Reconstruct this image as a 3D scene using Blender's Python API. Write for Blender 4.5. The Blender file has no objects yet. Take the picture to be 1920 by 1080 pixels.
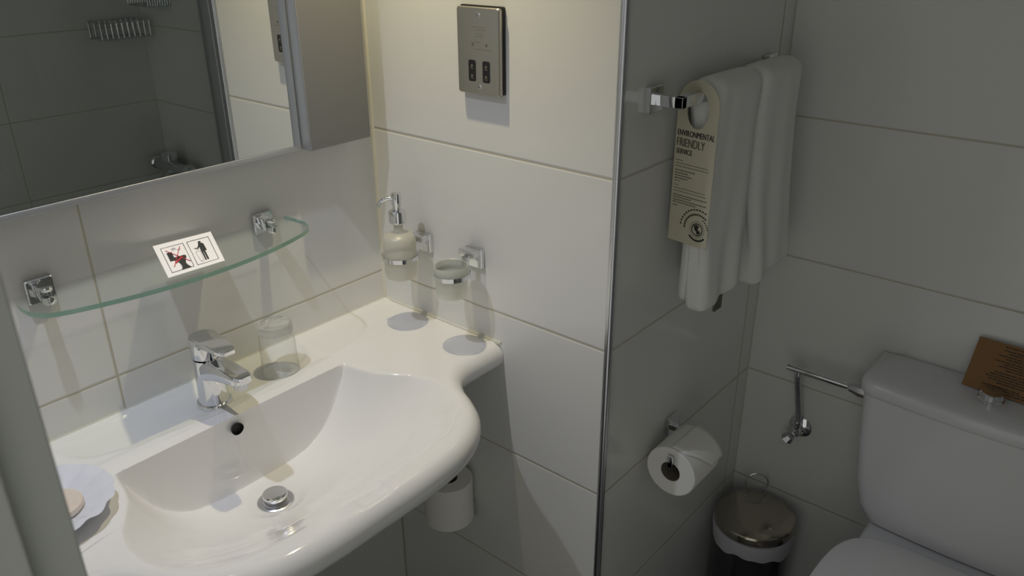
import bpy, bmesh, math, random
import numpy as np
from mathutils import Vector, Matrix
random.seed(4)
SC = bpy.context.scene
COL = SC.collection
PI = math.pi

# ------------------------------------------------------------------ camera
cam_d = bpy.data.cameras.new('camera'); cam = bpy.data.objects.new('camera', cam_d); COL.objects.link(cam)
yaw, pit, rol = 0.8690770686, 0.4248755402, -0.0053736194
fw = Vector((math.sin(yaw)*math.cos(pit), math.cos(yaw)*math.cos(pit), -math.sin(pit)))
rt = Vector((math.cos(yaw), -math.sin(yaw), 0)); up = rt.cross(fw)
r2 = rt*math.cos(rol)+up*math.sin(rol); u2 = -rt*math.sin(rol)+up*math.cos(rol)
m = Matrix((r2, u2, -fw)).transposed().to_4x4()
m.translation = Vector((-1.0154664, -1.2111959, 1.5610204))
cam.matrix_world = m
cam_d.sensor_width = 36.0
cam_d.lens = 1514.852/1920*36.0
cam_d.clip_start = 0.02
cam_d.dof.use_dof = True; cam_d.dof.focus_distance = 1.6; cam_d.dof.aperture_fstop = 9.0
SC.camera = cam

# ------------------------------------------------------------------ world, light, exposure
SC.view_settings.view_transform = 'Standard'; SC.view_settings.look = 'None'
SC.view_settings.gamma = 1.0; SC.view_settings.use_curve_mapping = False
SC.view_settings.exposure = 0.0
SC.cycles.caustics_reflective = False; SC.cycles.caustics_refractive = False
w = bpy.data.worlds.new('world'); SC.world = w; w.use_nodes = True
bg = w.node_tree.nodes['Background']; bg.inputs[0].default_value = (1.0, 1.0, 0.95, 1); bg.inputs[1].default_value = 0.52
LAMPS = [(-0.195, -0.215, 1.95, (1.0, 0.87, 0.55), 15.6), (-0.69, -0.215, 1.95, (0.79, 0.83, 1.0), 16.2)]
for (lx, ly, lz, lc, le) in LAMPS:
    ld = bpy.data.lights.new('spotlight_light', 'SPOT'); lo = bpy.data.objects.new('spotlight_light', ld); COL.objects.link(lo)
    lo.location = (lx, ly, lz-0.004); ld.energy = le; ld.color = lc
    ld.spot_size = math.radians(118); ld.spot_blend = 1.0; ld.shadow_soft_size = 0.012

# ------------------------------------------------------------------ materials
def mat(name, col=(.8,.8,.8), rough=.5, metal=0., **kw):
    mt = bpy.data.materials.new(name); mt.use_nodes = True
    b = mt.node_tree.nodes['Principled BSDF']
    b.inputs['Base Color'].default_value = (*col, 1); b.inputs['Roughness'].default_value = rough
    b.inputs['Metallic'].default_value = metal
    for k, v in kw.items(): b.inputs[k.replace('_', ' ')].default_value = v
    return mt
def N(mt, t, **props):
    n = mt.node_tree.nodes.new(t)
    for k, v in props.items(): setattr(n, k, v)
    return n
def math_n(mt, op, a, b=None, c=None):
    n = N(mt, 'ShaderNodeMath', operation=op)
    for i, v in enumerate((a, b, c)):
        if v is None: continue
        if isinstance(v, (int, float)): n.inputs[i].default_value = v
        else: mt.node_tree.links.new(v, n.inputs[i])
    return n.outputs[0]
def tile_mat(name, axis, off, col=(.77,.77,.75), grout=(.54,.51,.41), vert=.565):
    """glossy wall tiles: rows every 0.3 m, upright joints every `vert` m from `off` along `axis`"""
    mt = mat(name, col, .16); nt = mt.node_tree; b = nt.nodes['Principled BSDF']
    g = N(mt, 'ShaderNodeNewGeometry'); s = N(mt, 'ShaderNodeSeparateXYZ'); nt.links.new(g.outputs['Position'], s.inputs[0])
    dz = math_n(mt, 'PINGPONG', s.outputs[2], .15)
    dx = math_n(mt, 'PINGPONG', math_n(mt, 'SUBTRACT', s.outputs[axis], off), vert/2)
    d = math_n(mt, 'MINIMUM', dz, dx)
    mask = math_n(mt, 'LESS_THAN', d, .0017)
    nz = N(mt, 'ShaderNodeTexNoise'); nz.inputs['Scale'].default_value = 9.; nt.links.new(g.outputs['Position'], nz.inputs['Vector'])
    mix = N(mt, 'ShaderNodeMix', data_type='RGBA'); nt.links.new(mask, mix.inputs[0])
    mix.inputs[6].default_value = (*col, 1); mix.inputs[7].default_value = (*grout, 1)
    nt.links.new(mix.outputs[2], b.inputs['Base Color'])
    r = math_n(mt, 'MULTIPLY_ADD', mask, .5, .15); nt.links.new(r, b.inputs['Roughness'])
    h = N(mt, 'ShaderNodeMapRange', interpolation_type='SMOOTHSTEP'); nt.links.new(d, h.inputs[0])
    h.inputs[1].default_value = .0008; h.inputs[2].default_value = .0042; h.inputs[3].default_value = 0.; h.inputs[4].default_value = .0011
    hh = math_n(mt, 'MULTIPLY_ADD', nz.outputs[0], .0009, h.outputs[0])
    bp = N(mt, 'ShaderNodeBump'); bp.inputs['Distance'].default_value = 1.; bp.inputs['Strength'].default_value = .7
    nt.links.new(hh, bp.inputs['Height']); nt.links.new(bp.outputs[0], b.inputs['Normal'])
    return mt
def frost_mat(name, col, clear):
    mt = bpy.data.materials.new(name); mt.use_nodes = True; nt = mt.node_tree
    nt.nodes.remove(nt.nodes['Principled BSDF']); out = nt.nodes['Material Output']
    df = N(mt, 'ShaderNodeBsdfDiffuse'); df.inputs[0].default_value = (*col, 1)
    tl = N(mt, 'ShaderNodeBsdfTranslucent'); tl.inputs[0].default_value = (*col, 1)
    tr = N(mt, 'ShaderNodeBsdfTransparent'); gl = N(mt, 'ShaderNodeBsdfGlossy'); gl.inputs['Roughness'].default_value = .35
    m1 = N(mt, 'ShaderNodeMixShader'); m1.inputs[0].default_value = .5; m2 = N(mt, 'ShaderNodeMixShader'); m2.inputs[0].default_value = clear
    m3 = N(mt, 'ShaderNodeMixShader'); m3.inputs[0].default_value = .06
    nt.links.new(df.outputs[0], m1.inputs[1]); nt.links.new(tl.outputs[0], m1.inputs[2])
    nt.links.new(m1.outputs[0], m2.inputs[1]); nt.links.new(tr.outputs[0], m2.inputs[2])
    nt.links.new(m2.outputs[0], m3.inputs[1]); nt.links.new(gl.outputs[0], m3.inputs[2]); nt.links.new(m3.outputs[0], out.inputs[0]); return mt
def clear_mat(name, tint, ior=1.45, rough=0.0):
    mt = bpy.data.materials.new(name); mt.use_nodes = True; nt = mt.node_tree
    nt.nodes.remove(nt.nodes['Principled BSDF']); out = nt.nodes['Material Output']
    tr = N(mt, 'ShaderNodeBsdfTransparent'); tr.inputs[0].default_value = (*tint, 1)
    gl = N(mt, 'ShaderNodeBsdfGlossy'); gl.inputs['Roughness'].default_value = rough
    lw_ = N(mt, 'ShaderNodeLayerWeight'); lw_.inputs[0].default_value = .5
    p5 = math_n(mt, 'POWER', lw_.outputs['Facing'], 5.0); f0 = ((ior-1)/(ior+1))**2*1.3
    class fr: outputs = [math_n(mt, 'MULTIPLY_ADD', p5, .75, f0)]
    mx = N(mt, 'ShaderNodeMixShader'); nt.links.new(fr.outputs[0], mx.inputs[0]); nt.links.new(tr.outputs[0], mx.inputs[1]); nt.links.new(gl.outputs[0], mx.inputs[2])
    nt.links.new(mx.outputs[0], out.inputs[0]); return mt

M = {}
M['tile_a'] = tile_mat('tiles_back', 0, -.565)
M['tile_b'] = tile_mat('tiles_right', 1, 0., vert=1.13)
M['tile_c'] = tile_mat('tiles_alcove', 0, .563)
M['tile_d'] = tile_mat('tiles_toilet', 1, -.563)
M['tile_g'] = tile_mat('tiles_front', 0, .050)
M['paint'] = mat('white_paint', (.72,.72,.70), .6)
M['jamb'] = mat('jamb_paint', (.62,.64,.60), .45)
M['floor'] = tile_mat('floor_tiles', 0, 0., col=(.16,.15,.14), grout=(.08,.08,.08), vert=.3)
M['chrome'] = mat('chrome', (.80,.81,.83), .07, 1.)
M['chrome_soft'] = mat('satin_chrome', (.62,.63,.66), .25, 1.)
M['steel'] = mat('brushed_steel', (.54,.51,.455), .33, 1.)
M['porcelain'] = mat('porcelain', (.86,.855,.85), .07, 0., Coat_Weight=.3, Coat_Roughness=.03)
M['wc'] = mat('wc_porcelain', (.68,.68,.69), .14)
M['seat'] = mat('seat_plastic', (.80,.80,.78), .25)
M['black'] = mat('black_plastic', (.012,.012,.014), .35)
M['dark'] = mat('dark_hole', (.01,.009,.008), .7)
M['mirror'] = mat('mirror', (.86,.88,.86), .0, 1.)
M['alu'] = mat('aluminium', (.50,.51,.53), .38, .6)
M['panel'] = mat('grey_panel', (.27,.268,.258), .38)
M['glass_shelf'] = clear_mat('shelf_glass', (.965,.985,.97), 1.35)
M['glass_edge'] = mat('glass_edge', (.33,.56,.44), .12, 0., Transmission_Weight=.25)
M['clear'] = clear_mat('clear_glass', (.992,.994,.99), 1.5)
M['clear_base'] = mat('clear_glass_base', (.96,.97,.95), .02, 0., Transmission_Weight=1.0, IOR=1.45)
cb = M['clear_base']; nt = cb.node_tree
tr0 = N(cb, 'ShaderNodeBsdfTransparent'); mx0 = N(cb, 'ShaderNodeMixShader'); mx0.inputs[0].default_value = .45
nt.links.new(nt.nodes['Principled BSDF'].outputs[0], mx0.inputs[1]); nt.links.new(tr0.outputs[0], mx0.inputs[2]); nt.links.new(mx0.outputs[0], nt.nodes['Material Output'].inputs[0])
M['shower_glass'] = clear_mat('shower_glass', (.93,.95,.94), 1.4)
M['frost'] = frost_mat('frosted_glass', (.86,.88,.82), .42)
M['soap_frost'] = frost_mat('soap_filled_frosted_glass', (.86,.85,.76), .30)
M['paper'] = mat('white_paper', (.84,.82,.80), .7)
M['tissue'] = mat('toilet_tissue', (.86,.85,.81), .95)
M['core'] = mat('card_core', (.20,.17,.13), .9)
M['hang'] = mat('cream_card', (.60,.57,.43), .6)
M['ink'] = mat('dark_ink', (.025,.025,.022), .7)
M['ink_grey'] = mat('grey_ink', (.12,.12,.09), .7)
M['ink_faint'] = mat('faint_ink', (.17,.16,.12), .7)
M['red'] = mat('red_ink', (.50,.03,.04), .7)
M['grey_ink'] = mat('light_grey_ink', (.45,.44,.44), .7)
M['kraft'] = mat('kraft_card', (.27,.145,.058), .8)
M['soap'] = mat('soap_bar', (.74,.66,.58), .5, Subsurface_Weight=.0)
M['dish'] = mat('dish_china', (.74,.77,.86), .12)
M['bag'] = mat('bin_bag', (.62,.62,.66), .5, 0., Transmission_Weight=.15)
M['silicone'] = mat('sealant', (.74,.73,.66), .5); M['corner_seal_warmlit'] = mat('corner_sealant_warmlit', (.72,.70,.60), .5)  # corner bead yellower: warm lamp light and reflection put into its colour
# terry towel with fine loops
tw = mat('towel', (.84,.84,.82), .95); nt = tw.node_tree
no = N(tw, 'ShaderNodeTexNoise'); no.inputs['Scale'].default_value = 420.; no.inputs['Detail'].default_value = 3.
tc = N(tw, 'ShaderNodeTexCoord'); nt.links.new(tc.outputs['Object'], no.inputs['Vector'])
bp = N(tw, 'ShaderNodeBump'); bp.inputs['Distance'].default_value = .003; bp.inputs['Strength'].default_value = .4
nt.links.new(no.outputs[0], bp.inputs['Height']); nt.links.new(bp.outputs[0], nt.nodes['Principled BSDF'].inputs['Normal'])
M['towel'] = tw
# brushed plate: fine streaks
bs = M['steel']; nt = bs.node_tree
tc = N(bs, 'ShaderNodeTexCoord'); mp = N(bs, 'ShaderNodeMapping'); mp.inputs['Scale'].default_value = (40, 40, 1500)
no = N(bs, 'ShaderNodeTexNoise'); nt.links.new(tc.outputs['Object'], mp.inputs[0]); nt.links.new(mp.outputs[0], no.inputs['Vector'])
bp = N(bs, 'ShaderNodeBump'); bp.inputs['Distance'].default_value = .0001; bp.inputs['Strength'].default_value = .5
nt.links.new(no.outputs[0], bp.inputs['Height']); nt.links.new(bp.outputs[0], nt.nodes['Principled BSDF'].inputs['Normal'])

# ------------------------------------------------------------------ mesh helpers
class MB:
    """collects shapes; build() links them as ONE mesh object"""
    def __init__(s): s.v = []; s.f = []; s.mi = []; s.cm = 0
    def add(s, vs, fs, mi=None):
        o = len(s.v); s.v += [tuple(v) for v in vs]
        for f in fs: s.f.append(tuple(i+o for i in f)); s.mi.append(s.cm if mi is None else mi)
        return s
    def box(s, a, b, M4=None):
        x0,y0,z0 = a; x1,y1,z1 = b
        vs = [(x0,y0,z0),(x1,y0,z0),(x1,y1,z0),(x0,y1,z0),(x0,y0,z1),(x1,y0,z1),(x1,y1,z1),(x0,y1,z1)]
        if M4 is not None: vs = [M4 @ Vector(v) for v in vs]
        return s.add(vs, [(0,3,2,1),(4,5,6,7),(0,1,5,4),(1,2,6,5),(2,3,7,6),(3,0,4,7)])
    def loft(s, rings, cap0=True, cap1=True, closed=True):
        n = len(rings[0]); vs = [p for r in rings for p in r]; fs = []
        for i in range(len(rings)-1):
            for j in range(n if closed else n-1):
                k = (j+1) % n
                fs.append((i*n+j, i*n+k, (i+1)*n+k, (i+1)*n+j))
        if cap0: fs.append(tuple(reversed(range(n))))
        if cap1: fs.append(tuple(range((len(rings)-1)*n, len(rings)*n)))
        return s.add(vs, fs)
    def lathe(s, prof, c=(0,0,0), seg=40, axis='z', cap0=True, cap1=True, M4=None):
        rings = []
        for r, h in prof:
            ring = []
            for j in range(seg):
                a = 2*PI*j/seg; p = (r*math.cos(a), r*math.sin(a), h)
                if axis == 'x': p = (p[2], p[0], p[1])
                if axis == 'y': p = (p[1], p[2], p[0])
                p = Vector(p)
                if M4 is not None: p = M4 @ p
                ring.append(p+Vector(c))
            rings.append(ring)
        return s.loft(rings, cap0, cap1)
    def tube(s, pts, r, seg=14, cap=True):
        pts = [Vector(p) for p in pts]; rings = []; rr = r if isinstance(r, (list, tuple)) else [r]*len(pts)
        t0 = (pts[1]-pts[0]).normalized(); u = t0.orthogonal().normalized()
        for i, p in enumerate(pts):
            t = (pts[min(i+1, len(pts)-1)]-pts[max(i-1, 0)]).normalized()
            u = (u-t*u.dot(t)).normalized(); v = t.cross(u)
            rings.append([p+(u*math.cos(2*PI*j/seg)+v*math.sin(2*PI*j/seg))*rr[i] for j in range(seg)])
        return s.loft(rings, cap, cap)
    def build(s, name, m, parent=None, smooth=True, bevel=0, bseg=3, angle=35, mods=None):
        me = bpy.data.meshes.new(name); me.from_pydata(s.v, [], s.f); me.update()
        ms = m if isinstance(m, (list, tuple)) else [m]
        for k in ms: me.materials.append(k)
        if len(ms) > 1:
            for p, i in zip(me.polygons, s.mi): p.material_index = i
        bm = bmesh.new(); bm.from_mesh(me); bmesh.ops.recalc_face_normals(bm, faces=bm.faces)
        if bevel:
            es = [e for e in bm.edges if len(e.link_faces) == 2 and e.calc_face_angle(0) > .6]
            bmesh.ops.bevel(bm, geom=es, offset=bevel, segments=bseg, affect='EDGES', profile=.5, clamp_overlap=True)
        if smooth:
            for f in bm.faces: f.smooth = True
            for e in bm.edges:
                if len(e.link_faces) == 2 and e.calc_face_angle(0) > math.radians(angle): e.smooth = False
        bm.to_mesh(me); bm.free()
        o = bpy.data.objects.new(name, me); COL.objects.link(o)
        if parent is not None:
            o.parent = parent
            o.matrix_parent_inverse = Matrix.Translation(-parent_loc(parent))
        return o
def parent_loc(o):
    l = Vector(o.location)
    if o.parent is not None and False: l += parent_loc(o.parent)
    return l
def tag(o, label=None, cat=None, group=None, kind=None):
    if label: o['label'] = label
    if cat: o['category'] = cat
    if group: o['group'] = group
    if kind: o['kind'] = kind
    return o
def empty(name, loc, label, cat, group=None):
    o = bpy.data.objects.new(name, None); COL.objects.link(o); o.location = loc; o.empty_display_size = .02
    return tag(o, label, cat, group)
def struct(o): o['kind'] = 'structure'; return o
def rrect(cx, cy, w_, h_, r, seg=6):
    pts = []
    for (sx, sy, a0) in ((1,1,0),(-1,1,PI/2),(-1,-1,PI),(1,-1,3*PI/2)):
        for k in range(seg+1):
            a = a0+PI/2*k/seg
            pts.append((cx+sx*(w_/2-r)+r*math.cos(a), cy+sy*(h_/2-r)+r*math.sin(a)))
    return pts
def rbox_rings(mb, prof, fn):
    """prof: list of (w,h,r,z,cx,cy); fn maps (a,b,c)->point"""
    rings = [[fn(a, b, z) for a, b in rrect(cx, cy, w_, h_, r)] for (w_, h_, r, z, cx, cy) in prof]
    return mb.loft(rings)
def catmull(P, n=8):
    P = [Vector(p) for p in P]; out = []
    for i in range(len(P)-1):
        p0 = P[max(i-1,0)]; p1 = P[i]; p2 = P[i+1]; p3 = P[min(i+2,len(P)-1)]
        for k in range(n):
            t = k/n
            out.append(.5*((2*p1)+(p2-p0)*t+(2*p0-5*p1+4*p2-p3)*t*t+(3*p1-p0-3*p2+p3)*t**3))
    out.append(P[-1]); return out

# ------------------------------------------------------------------ room shell
BY = -0.5634; DX = 0.6133; HX = -0.894; GY = -2.15; CZ = 2.35; T = .1
def wall(name, a, b, m_): return struct(MB().box(a, b).build(name, m_, smooth=False))
wall('wall_back', (HX-T, 0, 0), (0.0, T, CZ), M['tile_a'])
wall('wall_right', (0, BY, 0), (T, T, CZ), M['tile_b'])
wall('wall_alcove', (T, BY, 0), (DX+T, BY+T, CZ), M['tile_c'])
# thin tiled return of the corner pier, facing the alcove
struct(MB().box((0.0, BY-.0006, 0), (T, BY, CZ)).build('wall_corner', M['tile_c'], smooth=False))
wall('wall_toilet', (DX, GY, 0), (DX+T, BY, CZ), M['tile_d'])
wall('wall_front', (HX-T, GY-T, 0), (DX+T, GY, CZ), M['tile_g'])
lw = MB(); lw.box((HX-T, -.70, 0), (HX, 0, CZ)); lw.box((HX-T, GY, 0), (HX, -1.62, CZ)); lw.box((HX-T, -1.62, 2.08), (HX, -.70, CZ))
struct(lw.build('wall_left', M['paint'], smooth=False))
wall('floor', (HX-T, GY-T, -.05), (DX+T, T, 0), M['floor'])
wall('ceiling', (HX-T, GY-T, CZ), (DX+T, T, CZ+.05), M['paint'])
# chrome tile trim on the outer corner
tr = MB()
tr.lathe([(.0065, 0.0), (.0065, CZ)], c=(.0005, BY-.0005, 0), seg=20)
tr.box((-.0025, BY, 0), (.004, BY+.006, CZ)); tr.box((-.0, BY-.0025, 0), (.007, BY+.004, CZ))
struct(tr.build('trim_1', M['chrome_soft']))
# painted door jamb beside the camera
jm = MB(); jm.box((-.926, -.768, 0), (-.894, -.70, 2.08)); jm.box((-.926-.03, -.785, 0), (-.9245, -.70, 2.08)); jm.box((-1.02, -.80, 0), (-.956, -.70, 2.08))
struct(jm.build('trim_2', M['jamb'], bevel=.002))
# bead of sealant round the basin and in the corner
sl = MB(); sl.box((-.890, -.0020, .834), (0, 0, .8395)); sl.box((-.0030, -.325, .834), (0, 0, .8395)); sl.cm = 1; sl.loft([[(-.0040,0,z),(0,-.0055,z),(0,0,z)] for z in (.84, 2.3)])
struct(sl.build('trim_3', [M['silicone'], M['corner_seal_warmlit']]))

# ------------------------------------------------------------------ wash basin
ZT = .835; cx0, cy0 = -.447, -.215
halfF = [(0,-.331),(-.06,-.331),(-.098,-.333),(-.126,-.345),(-.148,-.372),(-.166,-.408),(-.192,-.446),(-.232,-.478),(-.285,-.498),(-.355,-.506),(-.447,-.507)]
full = halfF + [(-.894-x, y) for x, y in reversed(halfF[:-1])]
RR = .027
sp = [Vector((p.x, p.y)) for p in catmull([(x, y, 0) for x, y in full], 14)]
front = []
for i, p in enumerate(sp):
    t = (sp[min(i+1, len(sp)-1)]-sp[max(i-1, 0)]).normalized(); n = Vector((-t.y, t.x))
    if n.y > 0 and abs(n.y) > abs(n.x)*.2: n = -n
    if i > 0 and n.dot(front[-1][1]) < 0: n = -n
    if i == 0 or i == len(sp)-1: n = Vector((0, -1))
    front.append((p-n*RR, n, RR))
outl = []
for k in range(150): outl.append((Vector((-.892*(1-k/150)-0.001*(k/150), -.001)), Vector((0, 0)), 0))      # along back wall, left to right
for k in range(26): outl.append((Vector((-.001, -.001-(.305)*(k/26))), Vector((0, 0)), 0))
f2 = []
for (c, n, r) in front:
    c = Vector((min(max(c.x, -.892), -.001), c.y)); f2.append((c, n, r))
outl += f2
for k in range(26): outl.append((Vector((-.892, -.306+.305*(k/26))), Vector((0, 0)), 0))
NP = len(outl)
rimR = [(-.241,-.153),(-.236,-.172),(-.232,-.195),(-.224,-.222),(-.205,-.250),(-.186,-.278),(-.176,-.312),(-.176,-.350),(-.188,-.386),(-.218,-.420),(-.270,-.446),(-.35,-.460),(-.447,-.463)]
rim = rimR + [(-.894-x, y) for x, y in reversed(rimR[:-1])]
rimc = catmull([(x, y, 0) for x, y in rim], 8)
rimc = [Vector((p.x, p.y)) for p in rimc]
rimc += [Vector((-.653+(.412)*k/400, -.153)) for k in range(1, 400)]
ra = np.array([math.atan2(p.y-cy0, p.x-cx0) for p in rimc]); rrad = np.array([math.hypot(p.x-cx0, p.y-cy0) for p in rimc])
o_ = np.argsort(ra); ra = ra[o_]; rrad = rrad[o_]
ga = np.linspace(-PI, PI, 1440, endpoint=False)
gr = np.interp(ga, np.concatenate([ra-2*PI, ra, ra+2*PI]), np.tile(rrad, 3))
kw_ = np.hanning(61); kw_ /= kw_.sum(); gs = np.convolve(np.concatenate([gr[-60:], gr, gr[:60]]), kw_, 'same')[60:-60]
wt = np.clip((-np.sin(ga)-.15)/.25, 0, 1); wt = wt*wt*(3-2*wt)
rrad = gr*(1-wt)+gs*wt; ra = ga
ra3 = np.concatenate([ra-2*PI, ra, ra+2*PI]); rr3 = np.tile(rrad, 3)
def rimrad(a): return float(np.interp(a, ra3, rr3))
def sstep(a, b, x):
    t = min(max((x-a)/(b-a), 0), 1); return t*t*(3-2*t)
AY = [(-.463,.03),(-.460,.097),(-.446,.177),(-.42,.229),(-.386,.259),(-.35,.271),(-.312,.271),(-.278,.261),(-.25,.242),(-.222,.225),(-.195,.217),(-.153,.210),(-.10,.205)]
DY = [(-.56,-.060),(-.50,-.022),(-.463,.003),(-.44,.020),(-.40,.052),(-.35,.088),(-.30,.114),(-.26,.129),(-.225,.137),(-.19,.137),(-.10,.132)]
def interp(T_, v, ii=0):
    return float(np.interp(v, [p[0] for p in T_], [p[1] for p in T_]))
def smooth_tab(T_, h):
    ys_ = np.linspace(T_[0][0], T_[-1][0], 900); vs_ = np.interp(ys_, [p[0] for p in T_], [p[1] for p in T_])
    kk = np.hanning(int(h/(ys_[1]-ys_[0]))|1); kk /= kk.sum(); hw_ = len(kk)//2
    pad = np.concatenate([vs_[0]+(vs_[1]-vs_[0])*np.arange(-hw_, 0), vs_, vs_[-1]+(vs_[-1]-vs_[-2])*np.arange(1, hw_+1)])
    return ys_, np.convolve(pad, kk, 'valid')
dys, dvs = smooth_tab(DY, .06); ays, avs = smooth_tab(AY, .022)
def depth(x, y):
    """depth of the bowl below the rim: a wide dish cut by a steep plane at the back"""
    xp = abs(x-cx0); a_ = float(np.interp(y, ays, avs)); Dc = float(np.interp(y, dys, dvs))
    fr = sstep(-.16, -.40, y); n = 4.2-1.7*fr
    side = 1-(xp/max(a_, .02))**n
    if Dc > 0 and side > 0: F = Dc*side
    else: F = min(Dc, .12*side, .0)
    F = max(F, -.2)
    ep = .004+.014*sstep(-.38, -.47, y)
    F = .5*(F+math.sqrt(F*F+ep*ep))
    if y > -.18 or True:
        Bk = (-.1525-y)*27.0
        k = .016; h_ = max(k-abs(F-Bk), 0)/k
        F = min(F, Bk)-h_*h_*k*.25
    F = max(F, 0.)
    t = sstep(.056, .030, math.hypot(x-wx, y-wy))
    return F*(1-t)+WD*t
wx, wy, WD = -.452, -.224, .1385
def deck(x, y):
    """shallow recess of the tap ledge and raised back edge"""
    dx = min(x+.672, -.236-x); dy = min(y+.112, -.020-y)
    k = sstep(-.006, .014, min(dx, dy)); z = -.0036*k
    z += .003*sstep(-.020, -.010, y)
    return z
rings = []
NI = 96
def ringpt(i, t):
    c, n, r = outl[i]; return (cx0+(c.x-cx0)*t, cy0+(c.y-cy0)*t)
# per-ray parameter: fraction where rim sits
tr_ = []
for (c, n, r) in outl:
    a = math.atan2(c.y-cy0, c.x-cx0); L = math.hypot(c.x-cx0, c.y-cy0); tr_.append(min(rimrad(a)/L, .985))
for k in range(NI+1):                                   # inside the bowl
    u = (k/NI); uu = .06+.94*(1-(1-u)**1.25)
    ring = []
    for i in range(NP):
        x, y = ringpt(i, tr_[i]*uu); ring.append((x, y, ZT-depth(x, y)+deck(x, y)))
    rings.append(ring)
NO = 44
for k in range(1, NO+1):
    u = k/NO; ring = []
    for i in range(NP):
        x, y = ringpt(i, tr_[i]+(1-tr_[i])*(u**1.35)); ring.append((x, y, ZT-depth(x, y)+deck(x, y)))
    rings.append(ring)
for k in range(1, 13):                                  # rolled front edge
    a = PI/2-PI*k/12; ring = []
    for i, (c, n, r) in enumerate(outl):
        q = c+n*(r*math.cos(a)) if r else c
        zt = rings[-1][i][2] if False else ZT+deck(c.x, c.y)
        ring.append((q.x, q.y, (zt-RR)+RR*math.sin(a)))
    rings.append(ring)
for kk_ in range(1, 42):                                # hollow underside following the bowl with wall thickness
    sc = 1-.97*(kk_/41)
    ring = []
    for i, (c, n, r) in enumerate(outl):
        L = max(math.hypot(c.x-cx0, c.y-cy0), 1e-6); d_ = L*sc
        x, y = cx0+(c.x-cx0)*sc, cy0+(c.y-cy0)*sc
        f_ = max(d_-.016, 0)/L
        dd = depth(cx0+(c.x-cx0)*f_, cy0+(c.y-cy0)*f_)
        ring.append((x, y, min(ZT-2*RR, ZT-dd-.012)))
    rings.append(ring)
b = MB(); b.loft(rings, True, True)
basin = b.build('wash_basin', M['porcelain'], angle=60)
tag(basin, 'white porcelain wash basin with a wide side shelf under the mirror', 'basin')
# overflow hole on the steep back face of the bowl
ov = MB()
ovM = Matrix.Translation(Vector((-.463, -.1585, .815))) @ Matrix.Rotation(math.radians(4), 4, 'X')
ov.lathe([(.0001, .003), (.0095, .003), (.0105, .0), (.0105, -.003)], axis='y', seg=28, M4=None, cap0=False, cap1=False)
ov2 = MB(); ov2.add([ovM @ Vector(v) for v in ov.v], ov.f)
o = ov2.build('overflow_hole', M['dark'], basin); o['label'] = 'round black overflow hole'

# find the bowl floor at the waste
wz = ZT-depth(wx, wy)
ws = MB(); ws.lathe([(.0001,-.004),(.019,-.004),(.020,.000),(.0215,.0012),(.0275,.0022),(.0295,.0012),(.030,-.004)], c=(wx, wy, wz), seg=48, cap0=False, cap1=False)
waste = ws.build('waste', M['chrome_soft'], basin); waste['label'] = 'chrome waste ring'
pg = MB(); pg.lathe([(.014,-.004),(.0165,.003),(.0195,.009),(.0205,.0125),(.0198,.0150),(.0165,.0160),(.0001,.0163)], c=(wx, wy, wz), seg=48, cap1=False)
pl_ = pg.build('plug', M['chrome'], basin)

# ------------------------------------------------------------------ basin mixer tap
fx, fy, fz = -.455, -.085, ZT-.0042
fa = empty('basin_mixer_tap', (fx, fy, fz), 'chrome single lever mixer tap standing on the basin ledge', 'tap')
q = MB(); q.lathe([(.0001,0),(.0285,0),(.029,.003),(.0275,.007),(.0245,.008)], c=(fx, fy, fz), seg=48, cap0=False, cap1=False); q.build('base_ring', M['chrome'], fa)
q = MB(); q.lathe([(.0245,.007),(.0235,.03),(.0228,.06),(.0226,.088)], c=(fx, fy, fz), seg=48)
body = q.build('tap_body', M['chrome'], fa)
# spout: lofted rounded sections from the body to the tip
rg = []
for (yy, zc, wd, ht) in ((.0, .066, .042, .040), (-.018, .0715, .042, .037), (-.04, .0765, .040, .029), (-.07, .0805, .038, .021), (-.092, .0825, .036, .0165), (-.104, .0832, .031, .0145), (-.110, .0835, .021, .011)):
    rg.append([(fx+a, fy+yy, fz+zc+c) for a, c in rrect(0, 0, wd, ht, ht*.32, 6)])
q = MB(); q.loft(rg); q.build('spout', M['chrome'], fa, angle=50)
q = MB(); q.lathe([(.011,.0),(.0115,.004),(.0115,.013)], c=(fx, fy-.094, fz+.0655), seg=28)
q.build('aerator', M['chrome_soft'], fa)
# lever: capped cylinder with a paddle reaching forward
lv = MB(); lv.lathe([(.0222,.0905),(.0236,.093),(.0238,.112),(.0238,.124),(.0225,.1262),(.0001,.1272)], c=(fx, fy, fz), seg=48, cap1=False)
rg = []
for (yy, zc, wd, ht) in ((.004, .1212, .040, .012), (-.014, .1212, .0425, .012), (-.035, .1215, .0370, .0106), (-.055, .1212, .0330, .0086), (-.068, .1208, .0290, .0072), (-.076, .1205, .0180, .0060)):
    rg.append([(fx+a, fy+yy, fz+zc+c) for a, c in rrect(0, 0, wd, ht, ht*.30, 5)])
lv.loft(rg); lv.build('lever', M['chrome'], fa, angle=45)

# ------------------------------------------------------------------ upturned tumbler on the ledge
tx, ty, tz = -.322, -.083, ZT-.0042
tb = empty('drinking_glass', (tx, ty, tz), 'clear drinking glass turned upside down beside the tap', 'glass')
q = MB(); q.lathe([(.0330,.0),(.0334,.0015),(.0300,.080),(.0296,.0795),(.0320,.0015),(.0330,.0)], c=(tx, ty, tz), seg=56, cap0=False, cap1=False); q.build('glass_wall', M['clear'], tb)
q = MB(); q.lathe([(.0001,.077),(.022,.078),(.028,.082),(.0299,.080),(.0300,.092),(.0285,.0965),(.0255,.098),(.022,.0965),(.0001,.0945)], c=(tx, ty, tz), seg=56, cap0=False, cap1=False); q.build('glass_base', M['clear_base'], tb)

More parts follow.
